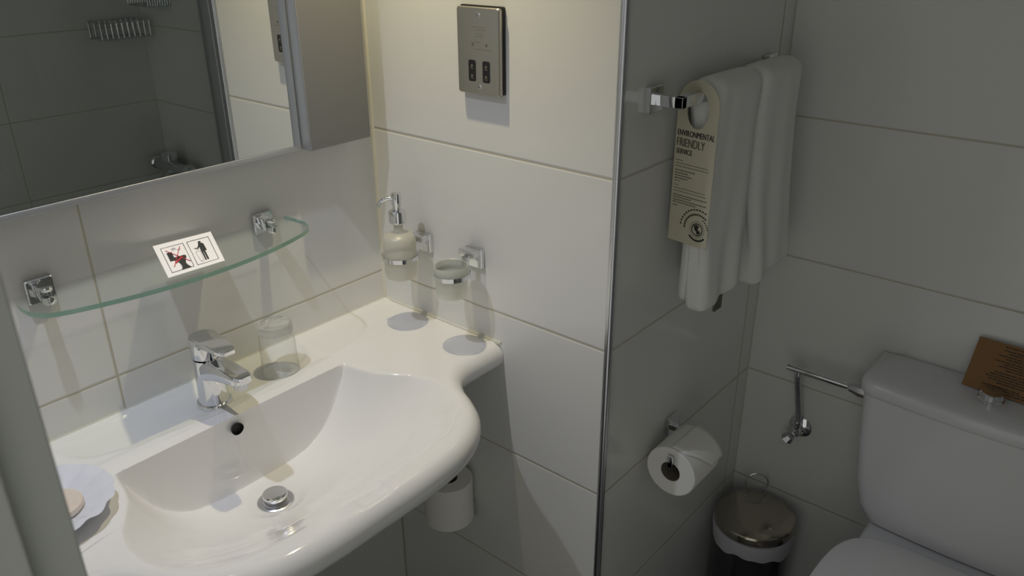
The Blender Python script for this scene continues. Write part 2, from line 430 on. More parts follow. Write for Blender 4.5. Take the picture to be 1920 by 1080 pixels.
# ------------------------------------------------------------------ soap dish with soap
dx_, dy_, dz_ = -.756, -.180, ZT
sd = empty('soap_dish', (dx_, dy_, dz_), 'white scalloped china soap dish on the left of the basin', 'dish')
rg = []
NSC = 96
for (r, h) in ((.028,.0005),(.030,.004),(.046,.010),(.064,.018),(.080,.0255),(.0815,.0268),(.080,.0272),(.063,.0205),(.045,.013),(.028,.0085),(.004,.0075)):
    ring = []
    for j in range(NSC):
        a = 2*PI*j/NSC; k = sstep(.03, .08, r); rr = r*(1+.035*k*abs(math.sin(a*7))**.8-.012*k)
        ring.append((dx_+rr*math.cos(a), dy_+rr*math.sin(a), dz_+h+.0018*k*math.cos(a*14)))
    rg.append(ring)
q = MB(); q.loft(rg); q.build('dish_body', M['dish'], sd, angle=50)
sx, sy = -.750, -.188
q = MB(); prof = [(.0001,0),(.024,0.),(.031,.003),(.034,.009),(.033,.014),(.030,.0162),(.0265,.0158),(.025,.0150),(.0001,.0155)]
q.lathe(prof, c=(sx, sy, dz_+.0087), seg=56, cap0=False, cap1=False)
tag(q.build('soap_bar', M['soap']), 'round cream soap bar lying in the scalloped dish', 'soap')

# ------------------------------------------------------------------ glass shelf
gz = 1.083
sh = empty('glass_shelf', (-.459, 0, gz), 'bow-fronted clear glass shelf on two chrome brackets below the mirror', 'shelf')
pf = catmull([(-.684,-.020,0),(-.689,-.050,0),(-.686,-.086,0),(-.664,-.112,0),(-.60,-.132,0),(-.53,-.145,0),(-.459,-.149,0),(-.388,-.145,0),(-.318,-.132,0),(-.254,-.110,0),(-.233,-.084,0),(-.2295,-.050,0),(-.234,-.020,0)], 8)
o2 = [(p.x, p.y) for p in pf]; n_ = len(o2); th = .007
q = MB(); vs = [(x, y, gz-th/2) for x, y in o2]+[(x, y, gz+th/2) for x, y in o2]
q.cm = 0; q.add(vs, [tuple(reversed(range(n_))), tuple(range(n_, 2*n_))])
q.cm = 1; q.add(vs, [(i, (i+1) % n_, n_+(i+1) % n_, n_+i) for i in range(n_-1)]); q.cm = 2; q.add(vs, [(n_-1, 0, n_, 2*n_-1)])
q.build('shelf_plate', [M['glass_shelf'], M['glass_edge'], M['clear']], sh, smooth=True)
def shelf_bracket(x):
    q = MB(); rbox_rings(q, [(.039,.037,.003,0,x,1.081),(.039,.037,.003,-.006,x,1.081),(.036,.034,.003,-.008,x,1.081)], lambda a, b_, c: (a, c-.0003, b_))
    o = q.build('bracket', M['chrome'], sh); 
    q = MB(); q.box((x-.008, -.031, gz-.0130), (x+.008, -.007, gz-.0037)); q.box((x-.008, -.022, gz-.004), (x+.008, -.007, gz+.0075))
    q.lathe([(.0095,-.0150),(.0095,-.0037)], c=(x, -.031, gz), seg=28)
    q.build('shelf_arm', M['chrome'], o, bevel=.001)
    q = MB(); q.lathe([(.0075,.0037),(.0082,.0050),(.0082,.0080),(.0070,.0095),(.0001,.010)], c=(x, -.029, gz), seg=28, cap1=False)
    q.build('clamp_knob', M['chrome'], o)
shelf_bracket(-.643); shelf_bracket(-.268)

# ------------------------------------------------------------------ pictogram card on the shelf
cO = Vector((-.4655, -.1265, gz+.0043))
ux = Vector((.088, -.004, 0)); uy = Vector((.040, .108, .0125))
A0 = Vector((-.510, -.1235, gz+.0041)); A1 = Vector((-.4195, -.1275, gz+.0041)); B0 = Vector((-.4755, -.0165, gz+.017)); B1 = Vector((-.3755, -.0165, gz+.013))
def cp(u, v, h=0.):
    p = A0*(1-u)*(1-v)+A1*u*(1-v)+B0*(1-u)*v+B1*u*v
    return p+Vector((0, -.08, .99))*h
pc = empty('pictogram_card', (-.459, -.08, gz+.004), 'small white card with two toilet pictograms lying on the glass shelf', 'card')
def quads_on(fn, polys, h, thick=.0002):
    q = MB()
    for P in polys:
        n = len(P); vs = [fn(u, v, h) for u, v in P]+[fn(u, v, h+thick) for u, v in P]
        q.add(vs, [tuple(range(n, 2*n)), tuple(reversed(range(n)))]+[(i, (i+1) % n, n+(i+1) % n, n+i) for i in range(n)])
    return q
q = quads_on(cp, [[(0,0),(1,0),(1,1),(0,1)]], 0, .0008); q.build('card_sheet', M['paper'], pc, smooth=False)
def frame(u0, v0, u1, v1, w_): return [[(u0,v0),(u1,v0),(u1,v0+w_),(u0,v0+w_)],[(u0,v1-w_),(u1,v1-w_),(u1,v1),(u0,v1)],[(u0,v0),(u0+w_,v0),(u0+w_,v1),(u0,v1)],[(u1-w_,v0),(u1,v0),(u1,v1),(u1-w_,v1)]]
def disc(u, v, ru, rv, n=16): return [(u+ru*math.cos(2*PI*k/n), v+rv*math.sin(2*PI*k/n)) for k in range(n)]
def bar(u0, v0, u1, v1, w_):
    d = Vector((u1-u0, v1-v0)).normalized(); n = Vector((-d.y, d.x))*w_/2
    return [(u0-n.x, v0-n.y), (u1-n.x, v1-n.y), (u1+n.x, v1+n.y), (u0+n.x, v0+n.y)]
quads_on(cp, frame(.09,.10,.475,.86,.008)+frame(.535,.10,.92,.86,.008), .0009).build('card_frames', M['ink'], pc, smooth=False)
toil = [[(.15,.42),(.235,.42),(.235,.68),(.15,.68)], [(.215,.40),(.42,.40),(.43,.47),(.41,.50),(.215,.50)], [(.25,.41),(.41,.41),(.375,.27),(.29,.25)], [(.285,.11),(.41,.11),(.37,.28),(.29,.28)], [(.26,.106),(.43,.106),(.40,.17),(.29,.17)]]
man = [disc(.735,.755,.026,.03), [(.70,.715),(.765,.715),(.79,.68),(.795,.46),(.765,.46),(.765,.18),(.735,.18),(.732,.44),(.726,.44),(.723,.18),(.697,.18),(.697,.60),(.70,.65)], bar(.71,.67,.655,.56,.026), bar(.66,.57,.61,.60,.022)]
quads_on(cp, toil+man, .0009).build('card_figures', M['ink'], pc, smooth=False)
binp = [bar(.60,.48,.62,.18,.010), bar(.69,.48,.67,.18,.010), bar(.60,.48,.69,.48,.008), bar(.62,.18,.67,.18,.010), bar(.63,.50,.635,.54,.008), bar(.66,.50,.665,.55,.008)]
papr = [[(.26,.70),(.33,.74),(.30,.80),(.24,.77)], [(.34,.66),(.40,.69),(.38,.73),(.33,.71)]]
quads_on(cp, binp+papr, .0009).build('card_bin', M['grey_ink'], pc, smooth=False)
quads_on(cp, [bar(.15,.76,.46,.27,.012), bar(.17,.24,.40,.78,.012), bar(.22,.33,.36,.46,.03)], .0012).build('card_cross', M['red'], pc, smooth=False)

# ------------------------------------------------------------------ mirror cabinet
mc = empty('mirror_cabinet', (-.5, 0, 1.2), 'mirror-fronted wall cabinet above the basin with a grey side door', 'mirror')
q = MB(); q.box((-.892, -.030, 1.203), (-.050, -.0005, 1.90)); q.build('cabinet_body', M['alu'], mc, smooth=False)
q = MB(); q.box((-.892, -.0312, 1.2085), (-.1905, -.0302, 1.90)); q.build('mirror_pane', M['mirror'], mc, smooth=False)
q = MB(); q.box((-.892, -.0320, 1.1985), (-.1895, -.0, 1.2080)); q.build('bottom_profile', M['alu'], mc, bevel=.0008)
q = MB(); q.cm = 0; q.box((-.1855, -.0562, 1.2005), (-.0525, -.0305, 1.90)); q.cm = 1; q.box((-.1880, -.0560, 1.2005), (-.1850, -.0305, 1.90))
q.build('side_door', [M['panel'], M['alu']], mc, bevel=.0008)
q = MB(); q.box((-.892, -.29, 1.985), (-.050, -.0005, 2.005)); q.box((-.892, -.06, 1.90), (-.05, -.0005, 1.986)); q.build('canopy', M['alu'], mc, bevel=.002)
for (lx, ly, lz, lc, le) in LAMPS:
    q = MB(); q.lathe([(.034,.0),(.034,.0345)], c=(lx, ly, lz), seg=32, cap0=False); q.lathe([(.027,.03),(.034,.0)], c=(lx, ly, lz), seg=32, cap0=True, cap1=False)
    o = q.build('spotlight', M['chrome'], mc)

# ------------------------------------------------------------------ shaver socket
sp_ = empty('shaver_socket', (0, -.295, 1.37), 'brushed steel shaver socket plate on the wall right of the mirror', 'socket')
fnB = lambda a, b_, c: (c, a, b_)
q = MB(); rbox_rings(q, [(.092,.138,.003,-.0003,-.2965,1.3715),(.092,.138,.003,-.0055,-.2965,1.3715)], fnB); q.build('gasket', M['black'], sp_)
q = MB(); rbox_rings(q, [(.092,.138,.004,-.0056,-.295,1.3695),(.092,.138,.004,-.0125,-.295,1.3695),(.0895,.1355,.004,-.0142,-.295,1.3695)], fnB); q.build('faceplate', M['steel'], sp_)
XF = -.0142
for zz in (1.4265, 1.3135):
    q = MB(); q.lathe([(.0035,0),(.0035,-.0010),(.0028,-.0014)], c=(XF, -.298, zz), axis='x', seg=20); s_ = q.build('screw', M['chrome'], sp_)
    mm = Matrix.Translation((XF-.0015, -.298, zz)) @ Matrix.Rotation(.6, 4, 'X')
    q = MB(); q.box((-.0002,-.0027,-.0005), (.0002,.0027,.0005), mm); q.build('slot', M['dark'], s_, smooth=False)
for yy in (-.2815, -.3125):
    q = MB(); rbox_rings(q, [(.0155,.0345,.0035,XF+.001,yy,1.3385),(.0155,.0345,.0035,XF-.0006,yy,1.3385)], fnB); s_ = q.build('socket_insert', M['black'], sp_)
    q = MB()
    for dz in (-.008, .008):
        q.lathe([(.0022,0),(.0022,-.0004)], c=(XF-.0004, yy, 1.3385+dz), axis='x', seg=14)
        q.box((XF-.0009, yy-.0042, 1.3385+dz-.0045), (XF-.0004, yy+.0042, 1.3385+dz-.0037))
    q.build('pin_hole', M['ink_faint'], s_)
q = MB()
for (y0, y1, zz) in ((-.283,-.312,1.4085),(-.287,-.314,1.404),(-.290,-.306,1.3975),(-.291,-.308,1.3935),(-.280,-.302,1.3845),(-.286,-.325,1.3735)):
    q.box((XF-.0003, min(y0,y1), zz-.0003), (XF, max(y0,y1), zz+.0003))
for yy in (-.284, -.3135):
    q.lathe([(.0024,0),(.0024,-.0003)], c=(XF, yy, 1.3805), axis='x', seg=16)
q.build('markings', M['ink_grey'], sp_)

# ------------------------------------------------------------------ soap dispenser, cup and holders
def holder(y, z, gx, gy, gzr, label):
    h = empty('wall_holder', (0, y, z), label, 'holder')
    q = MB(); rbox_rings(q, [(.039,.038,.002,-.0003,y,z),(.039,.038,.002,-.0085,y,z),(.037,.036,.002,-.0095,y,z)], fnB); q.build('wall_plate', M['chrome'], h)
    q = MB(); q.box((-.0290, y-.0185, z+.0075), (-.008, y+.0185, z+.0185)); q.box((-.0350, y-.006, z-.0165), (-.0265, y+.006, z+.0085)); q.build('holder_arm', M['chrome'], h, bevel=.001)
    q = MB(); R0, R1 = .0322, .0352
    q.lathe([(R0,-.004),(R1,-.004),(R1,.004),(R0,.004),(R0,-.004)], c=(gx, gy, gzr), seg=56, cap0=False, cap1=False); q.build('holder_ring', M['chrome'], h, angle=30)
    return h
holder(-.135, .998, -.0665, -.132, .986, 'chrome ring holder gripping the soap dispenser beside the mirror corner')
holder(-.268, 1.000, -.0665, -.266, .9855, 'chrome ring holder gripping the frosted cup, right of the dispenser')
gx, gy = -.0665, -.132
ds = empty('soap_dispenser', (gx, gy, .943), 'frosted glass soap dispenser with chrome pump in a wall ring', 'dispenser')
q = MB(); q.lathe([(.0001,.943),(.024,.943),(.0285,.946),(.0300,.952),(.0308,.965),(.0312,.985),(.0312,1.015),(.0300,1.0235),(.0255,1.030),(.0140,1.0345),(.0085,1.037),(.0085,1.056)], c=(gx, gy, 0), seg=56, cap0=False); q.build('bottle', M['soap_frost'], ds)
q = MB(); q.lathe([(.0145,1.053),(.0160,1.055),(.0162,1.0745),(.0150,1.0765),(.0098,1.0772),(.0078,1.078),(.0078,1.086),(.0092,1.089),(.0096,1.106),(.0086,1.110),(.0001,1.111)], c=(gx, gy, 0), seg=40, cap1=False); pm = q.build('pump', M['chrome'], ds)
sp2 = catmull([(gx, gy, 1.1015), (gx-.014, gy+.010, 1.1005), (gx-.023, gy+.017, 1.0960), (gx-.028, gy+.0205, 1.0865)], 8)
q = MB(); q.tube(sp2, [.0042-.0012*i/(len(sp2)-1) for i in range(len(sp2))]); q.build('pump_spout', M['chrome'], pm)
gx, gy = -.0665, -.266
q = MB(); q.lathe([(.0001,.942),(.024,.942),(.0270,.945),(.0285,.955),(.0308,.985),(.0312,1.002),(.0306,1.0032),(.0292,1.002),(.0285,.985),(.0262,.957),(.024,.950),(.0001,.949)], c=(gx, gy, 0), seg=56, cap0=False, cap1=False)
tag(q.build('tooth_mug', M['frost']), 'frosted glass cup held in the right-hand wall ring', 'cup')

# ------------------------------------------------------------------ towel rail
ty_ = BY-.052; tzr = 1.312
rl = empty('towel_rail', (.3, BY, tzr), 'square chrome towel rail on the alcove wall above the toilet roll', 'rail')
fnC = lambda a, b_, c: (a, c, b_)
for x in (.086, .508):
    q = MB(); rbox_rings(q, [(.038,.040,.002,BY-.0008,x,tzr),(.038,.040,.002,BY-.0105,x,tzr),(.036,.038,.002,BY-.0115,x,tzr)], fnC); q.build('wall_plate', M['chrome'], rl)
    q = MB(); q.box((x-.0065, ty_-.007, tzr-.0085), (x+.0065, BY-.008, tzr+.0085)); q.build('rail_arm', M['chrome'], rl, bevel=.0008)
q = MB(); q.box((.0795, ty_-.007, tzr-.0085), (.5145, ty_+.007, tzr+.0085)); q.build('rail_bar', M['chrome'], rl, bevel=.0008)

def towel(x0, x1, zf, zb, seed, label, flare, twist, layers=.017, bulge=.006):
    rnd = random.Random(seed)
    # section: closed thick loop over the bar, in the (y, z) plane, swept along x
    NX = 34; t_ = layers; rings_ = []
    ph = [rnd.uniform(0, 6) for _ in range(6)]
    for i in range(NX+1):
        u = i/NX
        edge = 1-abs(2*u-1)**10
        th_ = t_*(.35+.65*edge)
        def ctr(s):                                    # s in 0..1 : front bottom -> over bar -> back bottom
            pass
        pts_o = []; pts_i = []
        gap = .0095
        nf = 26
        for k in range(nf+1):                          # front drop, bottom to top
            v = k/nf; z = zf+(tzr+.004-zf)*v
            fl = flare*(1-v)**1.3
            wob = bulge*(math.sin(u*9+ph[0]+v*1.5)*.5+math.sin(u*17+ph[1]-v*2)*.28)*(1-v*.75)
            yc = ty_-gap-.002+.0105*sstep(.0, .28, 1-v)
            x = x0+(x1-x0)*u+twist*(1-v)*(1-v)+.004*math.sin(v*7+ph[2])*(1-v)
            x = x if True else x
            x += (u-.5)*.016*math.sin(PI*min(1, (1-v)*1.2))
            zz = z+(.006*math.sin(u*5+ph[3])+(.012*(u)))*(1-v)**3
            pts_o.append((x, yc-th_-fl-wob-.008*sstep(0, .3, 1-v)*edge, zz)); pts_i.append((x, yc, zz))
        for k in range(1, 12):                         # over the bar
            a = PI*k/12; x = x0+(x1-x0)*u
            ro = gap+th_; ri = gap
            pts_o.append((x, ty_-.0-math.cos(a)*(ro+.002), tzr+.004+math.sin(a)*(ro)*.75)); pts_i.append((x, ty_-math.cos(a)*(ri+.002), tzr+.004+math.sin(a)*(ri)*.75))
        for k in range(nf+1):                          # back drop, top to bottom
            v = 1-k/nf; z = zb+(tzr+.004-zb)*v; x = x0+(x1-x0)*u+twist*.5*(1-v)**2
            yb = ty_+gap+.002-.0105*sstep(.0, .28, 1-v); thb = min(th_*1.1, .020)
            pts_o.append((x, yb+thb, z)); pts_i.append((x, yb, z))
        # rounded hems
        loop = pts_o+list(reversed(pts_i))
        rings_.append(loop)
    q = MB(); q.loft(rings_)
    o = q.build('towel', M['towel'], angle=75)
    md = o.modifiers.new('subd', 'SUBSURF'); md.levels = 1; md.render_levels = 1
    return tag(o, label, 'towel')
towel(.164, .319, .943, .953, 3, 'white towel with its longer drop hanging nearest the door hanger', .012, -.012, .021, .009)
towel(.327, .490, .925, .935, 8, 'white towel hanging at the far end of the rail by the corner', .012, .034, .021, .008)
q = MB(); q.box((.206, ty_-.036, .926), (.232, ty_-.031, .955)); 
tag(q.build('towel_tag', M['ink_grey'], bevel=.001), 'small dark care loop at the bottom of the longer towel', 'loop')

# ------------------------------------------------------------------ door hanger card on the rail
hx = .1445; hw = .078; hy0 = -.5770; hz0 = 1.066; hz1 = 1.337
hgr = empty('door_hanger', (hx, hy0-.039, 1.33), 'cream cardboard hanger with printed message hooked over the towel rail', 'sign')
def hp(a, z, h=0.): return Vector((hx-.012*(a/hw-.5)-h, hy0-a, z))       # a: 0..hw left to right; z: height
W_ = hw; cyc = W_/2; top_r = W_/2
outer = [(0, hz0), (W_, hz0)]
for k in range(0, 33):
    a = PI*k/32; outer.append((cyc+top_r*math.cos(a), hz1-top_r+top_r*math.sin(a)*1.0))
hole_c = (cyc, 1.2905); hole = []
for k in range(48):
    a = 2*PI*k/48; rx_, rz_ = .0205, .0300
    hole.append((hole_c[0]+rx_*math.cos(a), hole_c[1]+rz_*math.sin(a)))
bm = bmesh.new()
def loopv(P): 
    vs = [bm.verts.new(hp(a, z)) for a, z in P]
    return [bm.edges.new((vs[i], vs[(i+1) % len(vs)])) for i in range(len(vs))]
ee = loopv(outer)+loopv(hole)
bmesh.ops.triangle_fill(bm, use_beauty=True, use_dissolve=False, edges=ee)
me = bpy.data.meshes.new('hanger_card'); bm.to_mesh(me); bm.free(); me.materials.append(M['hang'])
ho = bpy.data.objects.new('hanger_card', me); COL.objects.link(ho); ho.parent = hgr; ho.matrix_parent_inverse = Matrix.Translation(-Vector(hgr.location))
md = ho.modifiers.new('solid', 'SOLIDIFY'); md.thickness = .0008; md.offset = 0
def text_mesh(name, txt, fn, a0, z0, width, height, m_, parent, h=.0006, label=None, bold=0.):
    cu = bpy.data.curves.new('txt', 'FONT'); cu.body = txt; cu.size = 1.; cu.resolution_u = 3
    to = bpy.data.objects.new('txt', cu); COL.objects.link(to); bpy.context.view_layer.update()
    dg = bpy.context.evaluated_depsgraph_get(); mm = bpy.data.meshes.new_from_object(to.evaluated_get(dg))
    bpy.data.objects.remove(to)
    xs = [v.co.x for v in mm.vertices]; ys = [v.co.y for v in mm.vertices]; x0, x1 = min(xs), max(xs); y0, y1 = min(ys), max(ys)
    q = MB()
    for kx in (-1, 0, 1):
        q.add([fn(a0+bold*kx+(v.co.x-x0)/(x1-x0)*width, z0+(v.co.y-y0)/(y1-y0)*height, h+kx*.00002) for v in mm.vertices], [tuple(p.vertices) for p in mm.polygons])
    me_ = bpy.data.meshes.new(name); me_.from_pydata(q.v, [], q.f); me_.materials.append(m_)
    o = bpy.data.objects.new(name, me_); COL.objects.link(o); o.parent = parent; o.matrix_parent_inverse = Matrix.Translation(-Vector(parent.location))
    if label: o['label'] = label
    return o
text_mesh('heading_text', 'ENVIRONMENTAL', hp, .0035, 1.2465, .071, .0095, M['ink'], hgr, bold=.0004)
text_mesh('heading_text', 'FRIENDLY', hp, .0035, 1.2290, .054, .0135, M['ink_grey'], hgr, bold=.0005)
text_mesh('heading_text', 'SERVICE', hp, .0035, 1.2165, .031, .0085, M['ink'], hgr, bold=.0004)
def lines(fn, L, m_, parent, name, h=.0006, t_=.0012):
    q = MB(); rnd = random.Random(2)
    for (a0, a1, z) in L:
        a = a0
        while a < a1-.001:                              # runs of word-length dashes
            w1 = min(rnd.uniform(.003, .0085), a1-a)
            q.add([fn(a, z, h), fn(a+w1, z, h), fn(a+w1, z+t_, h), fn(a, z+t_, h)], [(0,1,2,3)]); a += w1+.0007
    return q.build(name, m_, parent, smooth=False)
lines(hp, [(.004,.018,1.205),(.004,.068,1.200),(.004,.070,1.195)], M['ink_faint'], hgr, 'small_print')
lines(hp, [(.004,.016,1.170),(.004,.014,1.163),(.004,.066,1.158),(.004,.069,1.153)], M['ink_faint'], hgr, 'small_print')
lines(hp, [(.004,.044,1.188),(.004,.031,1.1835),(.004,.038,1.179),(.004,.030,1.1745)], M['ink_grey'], hgr, 'small_print', t_=.0016)
lines(hp, [(.004,.071,1.146),(.004,.040,1.142),(.004,.071,1.1375),(.004,.050,1.1335),(.004,.014,1.128)], M['ink_grey'], hgr, 'small_print', t_=.0016)
# round emblem: globe in rings of marks
q = MB(); ec, ez = .0575, 1.0965
def ringmark(r0, r1, a0, a1, n=14):
    vs = []; 
    if ec+r1*max(math.cos(a0), math.cos(a1)) > hw-.001: return
    for k in range(n+1):
        a = a0+(a1-a0)*k/n; vs += [hp(ec+r0*math.cos(a), ez+r0*math.sin(a), .0006), hp(ec+r1*math.cos(a), ez+r1*math.sin(a), .0006)]
    q.add(vs, [(2*k, 2*k+1, 2*k+3, 2*k+2) for k in range(n)])
ringmark(.0092, .0112, 0, 2*PI, 32)
for k in range(36):
    a = 2*PI*k/36; ringmark(.0130, .0150, a, a+.07, 1)
ringmark(.0175, .0208, PI*1.22, PI*1.78, 14)
for k in range(17): a = PI*1.02-k*.155; ringmark(.0240, .0275, a, a-.11, 1)
for k in range(12): a = PI*.98-k*.17; ringmark(.0325, .0352, a, a-.11, 1)
q.add([hp(ec+p[0], ez+p[1], .0007) for p in [(-.007,.006),(-.001,.0085),(.004,.006),(.001,.002),(.003,-.001),(-.001,-.004),(-.005,-.001)]], [tuple(range(7))])
q.add([hp(ec+p[0], ez+p[1], .0007) for p in [(.001,-.002),(.006,-.001),(.0065,-.005),(.002,-.0085),(-.002,-.006)]], [tuple(range(5))])
for k in range(5):
    a = PI*.33-k*.2; c_ = (ec+.0205*math.cos(a), ez+.0205*math.sin(a))
    q.add([hp(c_[0]+.0021*(1 if j % 2 == 0 else .45)*math.sin(2*PI*j/10), c_[1]+.0021*(1 if j % 2 == 0 else .45)*math.cos(2*PI*j/10), .0006) for j in range(10)], [tuple(range(10))])
q.build('emblem', M['ink'], hgr, smooth=False)

# ------------------------------------------------------------------ toilet roll holder and roll on the alcove wall
ry, rz_ = BY-.067, .6035
rh = empty('toilet_roll_holder', (.25, BY, .63), 'chrome toilet roll holder on the alcove wall below the towels', 'holder')
q = MB(); rbox_rings(q, [(.038,.040,.002,BY-.0008,.246,.634),(.038,.040,.002,BY-.0085,.246,.634)], fnC); q.build('wall_plate', M['chrome'], rh)
q = MB(); q.box((.240, ry-.0055, .622), (.253, BY-.008, .634)); q.box((.128, ry-.0055, .622), (.253, ry+.0055, .634)); q.box((.128, ry-.0055, .622), (.1345, ry+.0055, .646))
q.build('roll_arm', M['chrome'], rh, bevel=.001)
rr_ = empty('toilet_roll', (.19, ry, rz_), 'white toilet roll with a folded end on the alcove wall holder', 'toilet roll')
def roll_mesh(c, R, r0, L, axis, o0):
    q = MB(); e_ = .0015
    q.lathe([(r0,-L/2),(R-e_,-L/2),(R,-L/2+e_),(R,L/2-e_),(R-e_,L/2),(r0,L/2),(r0,-L/2)], c=c, seg=72, axis=axis, cap0=False, cap1=False); return q
RC = (.187, ry+.002, rz_+.003)
roll_mesh(RC, .0515, .0205, .098, 'x', 0).build('paper_roll', M['tissue'], rr_)
q = MB(); q.lathe([(.0205,-.0485),(.0193,-.0485),(.0193,.0485),(.0205,.0485),(.0205,-.0485)], c=RC, seg=48, axis='x', cap0=False, cap1=False); q.build('core_tube', M['core'], rr_)
# folded triangular end laid over the roll top and front
q = MB(); fl = []
def rp(x, a, r): return (x, RC[1]-r*math.sin(a), RC[2]+r*math.cos(a))
NA = 14; rows = []
for i in range(NA+1):
    a = math.radians(-5+88*i/NA); tt = i/NA
    x0_, x1_ = .1425, .2395
    x0_ = .1425+.055*max(0, (tt-.35)/.65)**1.0; rad = .0525+.0035*tt*tt
    rows.append([rp(x0_+(x1_-x0_)*j/8, a, rad) for j in range(9)])
for r_ in rows: fl += r_
q.add(fl, [(i*9+j, i*9+j+1, (i+1)*9+j+1, (i+1)*9+j) for i in range(NA) for j in range(8)])
o = q.build('folded_end', M['tissue'], rr_); md = o.modifiers.new('solid', 'SOLIDIFY'); md.thickness = .0012; md.offset = 1

# ------------------------------------------------------------------ spare roll upright under the basin
sr = empty('toilet_roll', (-.06, -.225, .38), 'spare toilet roll standing upright on the wall below the basin', 'toilet roll')
SCn = (-.063, -.229, .466)
roll_mesh(SCn, .0515, .0205, .100, 'z', 0).build('paper_roll', M['tissue'], sr)
q = MB(); q.lathe([(.0205,-.0495),(.0193,-.0495),(.0193,.0495),(.0205,.0495),(.0205,-.0495)], c=SCn, seg=48, cap0=False, cap1=False); q.build('core_tube', M['core'], sr)
q = MB(); q.cm = 0; rbox_rings(q, [(.038,.038,.002,-.0008,-.229,.406),(.038,.038,.002,-.0085,-.229,.406)], fnB)
q.box((-.068, -.235, .400), (-.008, -.223, .412)); q.lathe([(.018,.0),(.018,.003)], c=(-.063, -.229, .4125), seg=28); q.lathe([(.005,.0),(.005,.085)], c=(-.063, -.229, .4125), seg=16)
tag(q.build('spare_roll_holder', M['chrome'], bevel=0), 'chrome post holder carrying the spare roll below the basin', 'holder')

# ------------------------------------------------------------------ toilet
CF = .462; CY = -1.064; CB = .418; CT = .7175
wc = empty('toilet', (.3, CY, 0), 'white close-coupled toilet against the right-hand tiled wall', 'toilet')
def cist_ring(x0, x1, hw0, z, bow, r=.03, n=8, rb=.0):
    """plan outline, back at x1 on the wall, bowed front at x0"""
    P = []
    P.append((x1, CY+hw0-rb)); P.append((x1-rb*.3, CY+hw0-rb*.3)); P.append((x1-rb, CY+hw0))
    for k in range(n+1):                                # left rounded front corner
        a = PI/2*k/n; P.append((x0+r-r*math.sin(a)+0*bow, CY+hw0-r+r*math.cos(a)))
    m_ = 18
    for k in range(1, m_):
        t = k/m_; y = CY+(hw0-r)*(1-2*t); P.append((x0-bow*math.sin(PI*t), y))
    for k in range(n+1):
        a = PI/2*(1-k/n); P.append((x0+r-r*math.sin(a), CY-hw0+r-r*math.cos(a)))
    P.append((x1-rb-1e-5, CY-hw0)); P.append((x1-rb*.3-5e-6, CY-hw0+rb*.3)); P.append((x1, CY-hw0+rb))
    return [(x, y, z) for x, y in P]
XB = DX-.002
q = MB(); q.loft([cist_ring(CF+.018, XB, .150, CB, .004), cist_ring(CF+.009, XB, .163, CB+.010, .006), cist_ring(CF+.004, XB, .179, CB+.045, .008), cist_ring(CF+.002, XB, .191, .52, .009), cist_ring(CF, XB, .200, .61, .010), cist_ring(CF, XB, .209, CT, .010)])
q.build('cistern', M['wc'], wc, angle=50)
q = MB(); q.loft([cist_ring(CF-.004, XB, .214, CT+.0018, .011, .034), cist_ring(CF-.0065, XB, .2165, CT+.005, .011, .036), cist_ring(CF-.0065, XB, .2165, CT+.022, .011, .036), cist_ring(CF-.004, XB, .214, CT+.0275, .011, .036), cist_ring(CF+.004, XB-.006, .206, CT+.0320, .010, .036, rb=.02), cist_ring(CF+.018, XB-.014, .192, CT+.0345, .008, .034, rb=.02), cist_ring(CF+.050, XB-.035, .15, CT+.0365, .004, .03, rb=.02)])
q.build('cistern_lid', M['wc'], wc, angle=55)
bz = CT+.036
q = MB(); q.lathe([(.0225,0),(.0225,.003),(.0205,.004),(.0205,.0150),(.0190,.0170),(.0001,.0175)], c=(.527, -1.064, bz), seg=40, cap1=False); q.build('flush_button', M['chrome'], wc)
# pan
def pan_ring(x0, x1, hw_, z, sq=2.4, n=56):
    P = []; cxx = (x0+x1)/2; ax = (x1-x0)/2
    for k in range(n):
        a = 2*PI*k/n; c_, s_ = math.cos(a), math.sin(a)
        ex = 2/sq
        px = abs(c_)**ex*(1 if c_ > 0 else -1); py = abs(s_)**ex*(1 if s_ > 0 else -1)
        wdt = hw_*(1.0 if px < 0 else 1-.10*px)
        P.append((cxx+ax*px, CY+wdt*py, z))
    return P
q = MB(); q.loft([pan_ring(.02,.50,.10,0.002), pan_ring(.03,.50,.095,.03), pan_ring(.02,.50,.10,.14), pan_ring(-.05,.52,.15,.28), pan_ring(-.085,.53,.178,.36), pan_ring(-.09,.58,.182,.388), pan_ring(-.085,.58,.178,.393)])
q.build('pan', M['wc'], wc, angle=50)
# ledge between cistern and pan
q = MB(); q.loft([cist_ring(CF-.075, XB, .135, .37, .02, .05), cist_ring(CF-.070, XB, .150, .385, .02, .05), cist_ring(CF-.060, XB, .150, .405, .02, .05), cist_ring(CF-.035, XB, .140, .4155, .012, .05), cist_ring(CF+.02, XB, .12, .417, .01, .04)])
q.build('pan_ledge', M['wc'], wc, angle=50)
q = MB(); q.loft([pan_ring(-.085,.418,.181,.396,2.5), pan_ring(-.090,.420,.184,.400,2.5), pan_ring(-.090,.420,.184,.409,2.5), pan_ring(-.085,.416,.181,.413,2.5)]); q.build('seat', M['seat'], wc)
def lid_ring(x0, x1, hw_, z, n=72):
    P = []; cxx = x0+(x1-x0)*.55
    for k in range(n):
        a = 2*PI*k/n; c_, s_ = math.cos(a), math.sin(a); sq = 4.0 if c_ > 0 else 2.2; ax = (x1-cxx) if c_ > 0 else (cxx-x0)
        P.append((cxx+ax*math.copysign(abs(c_)**(2/sq), c_), CY+hw_*math.copysign(abs(s_)**(2/(4.0 if c_ > 0 else 2.2)), s_), z))
    return P
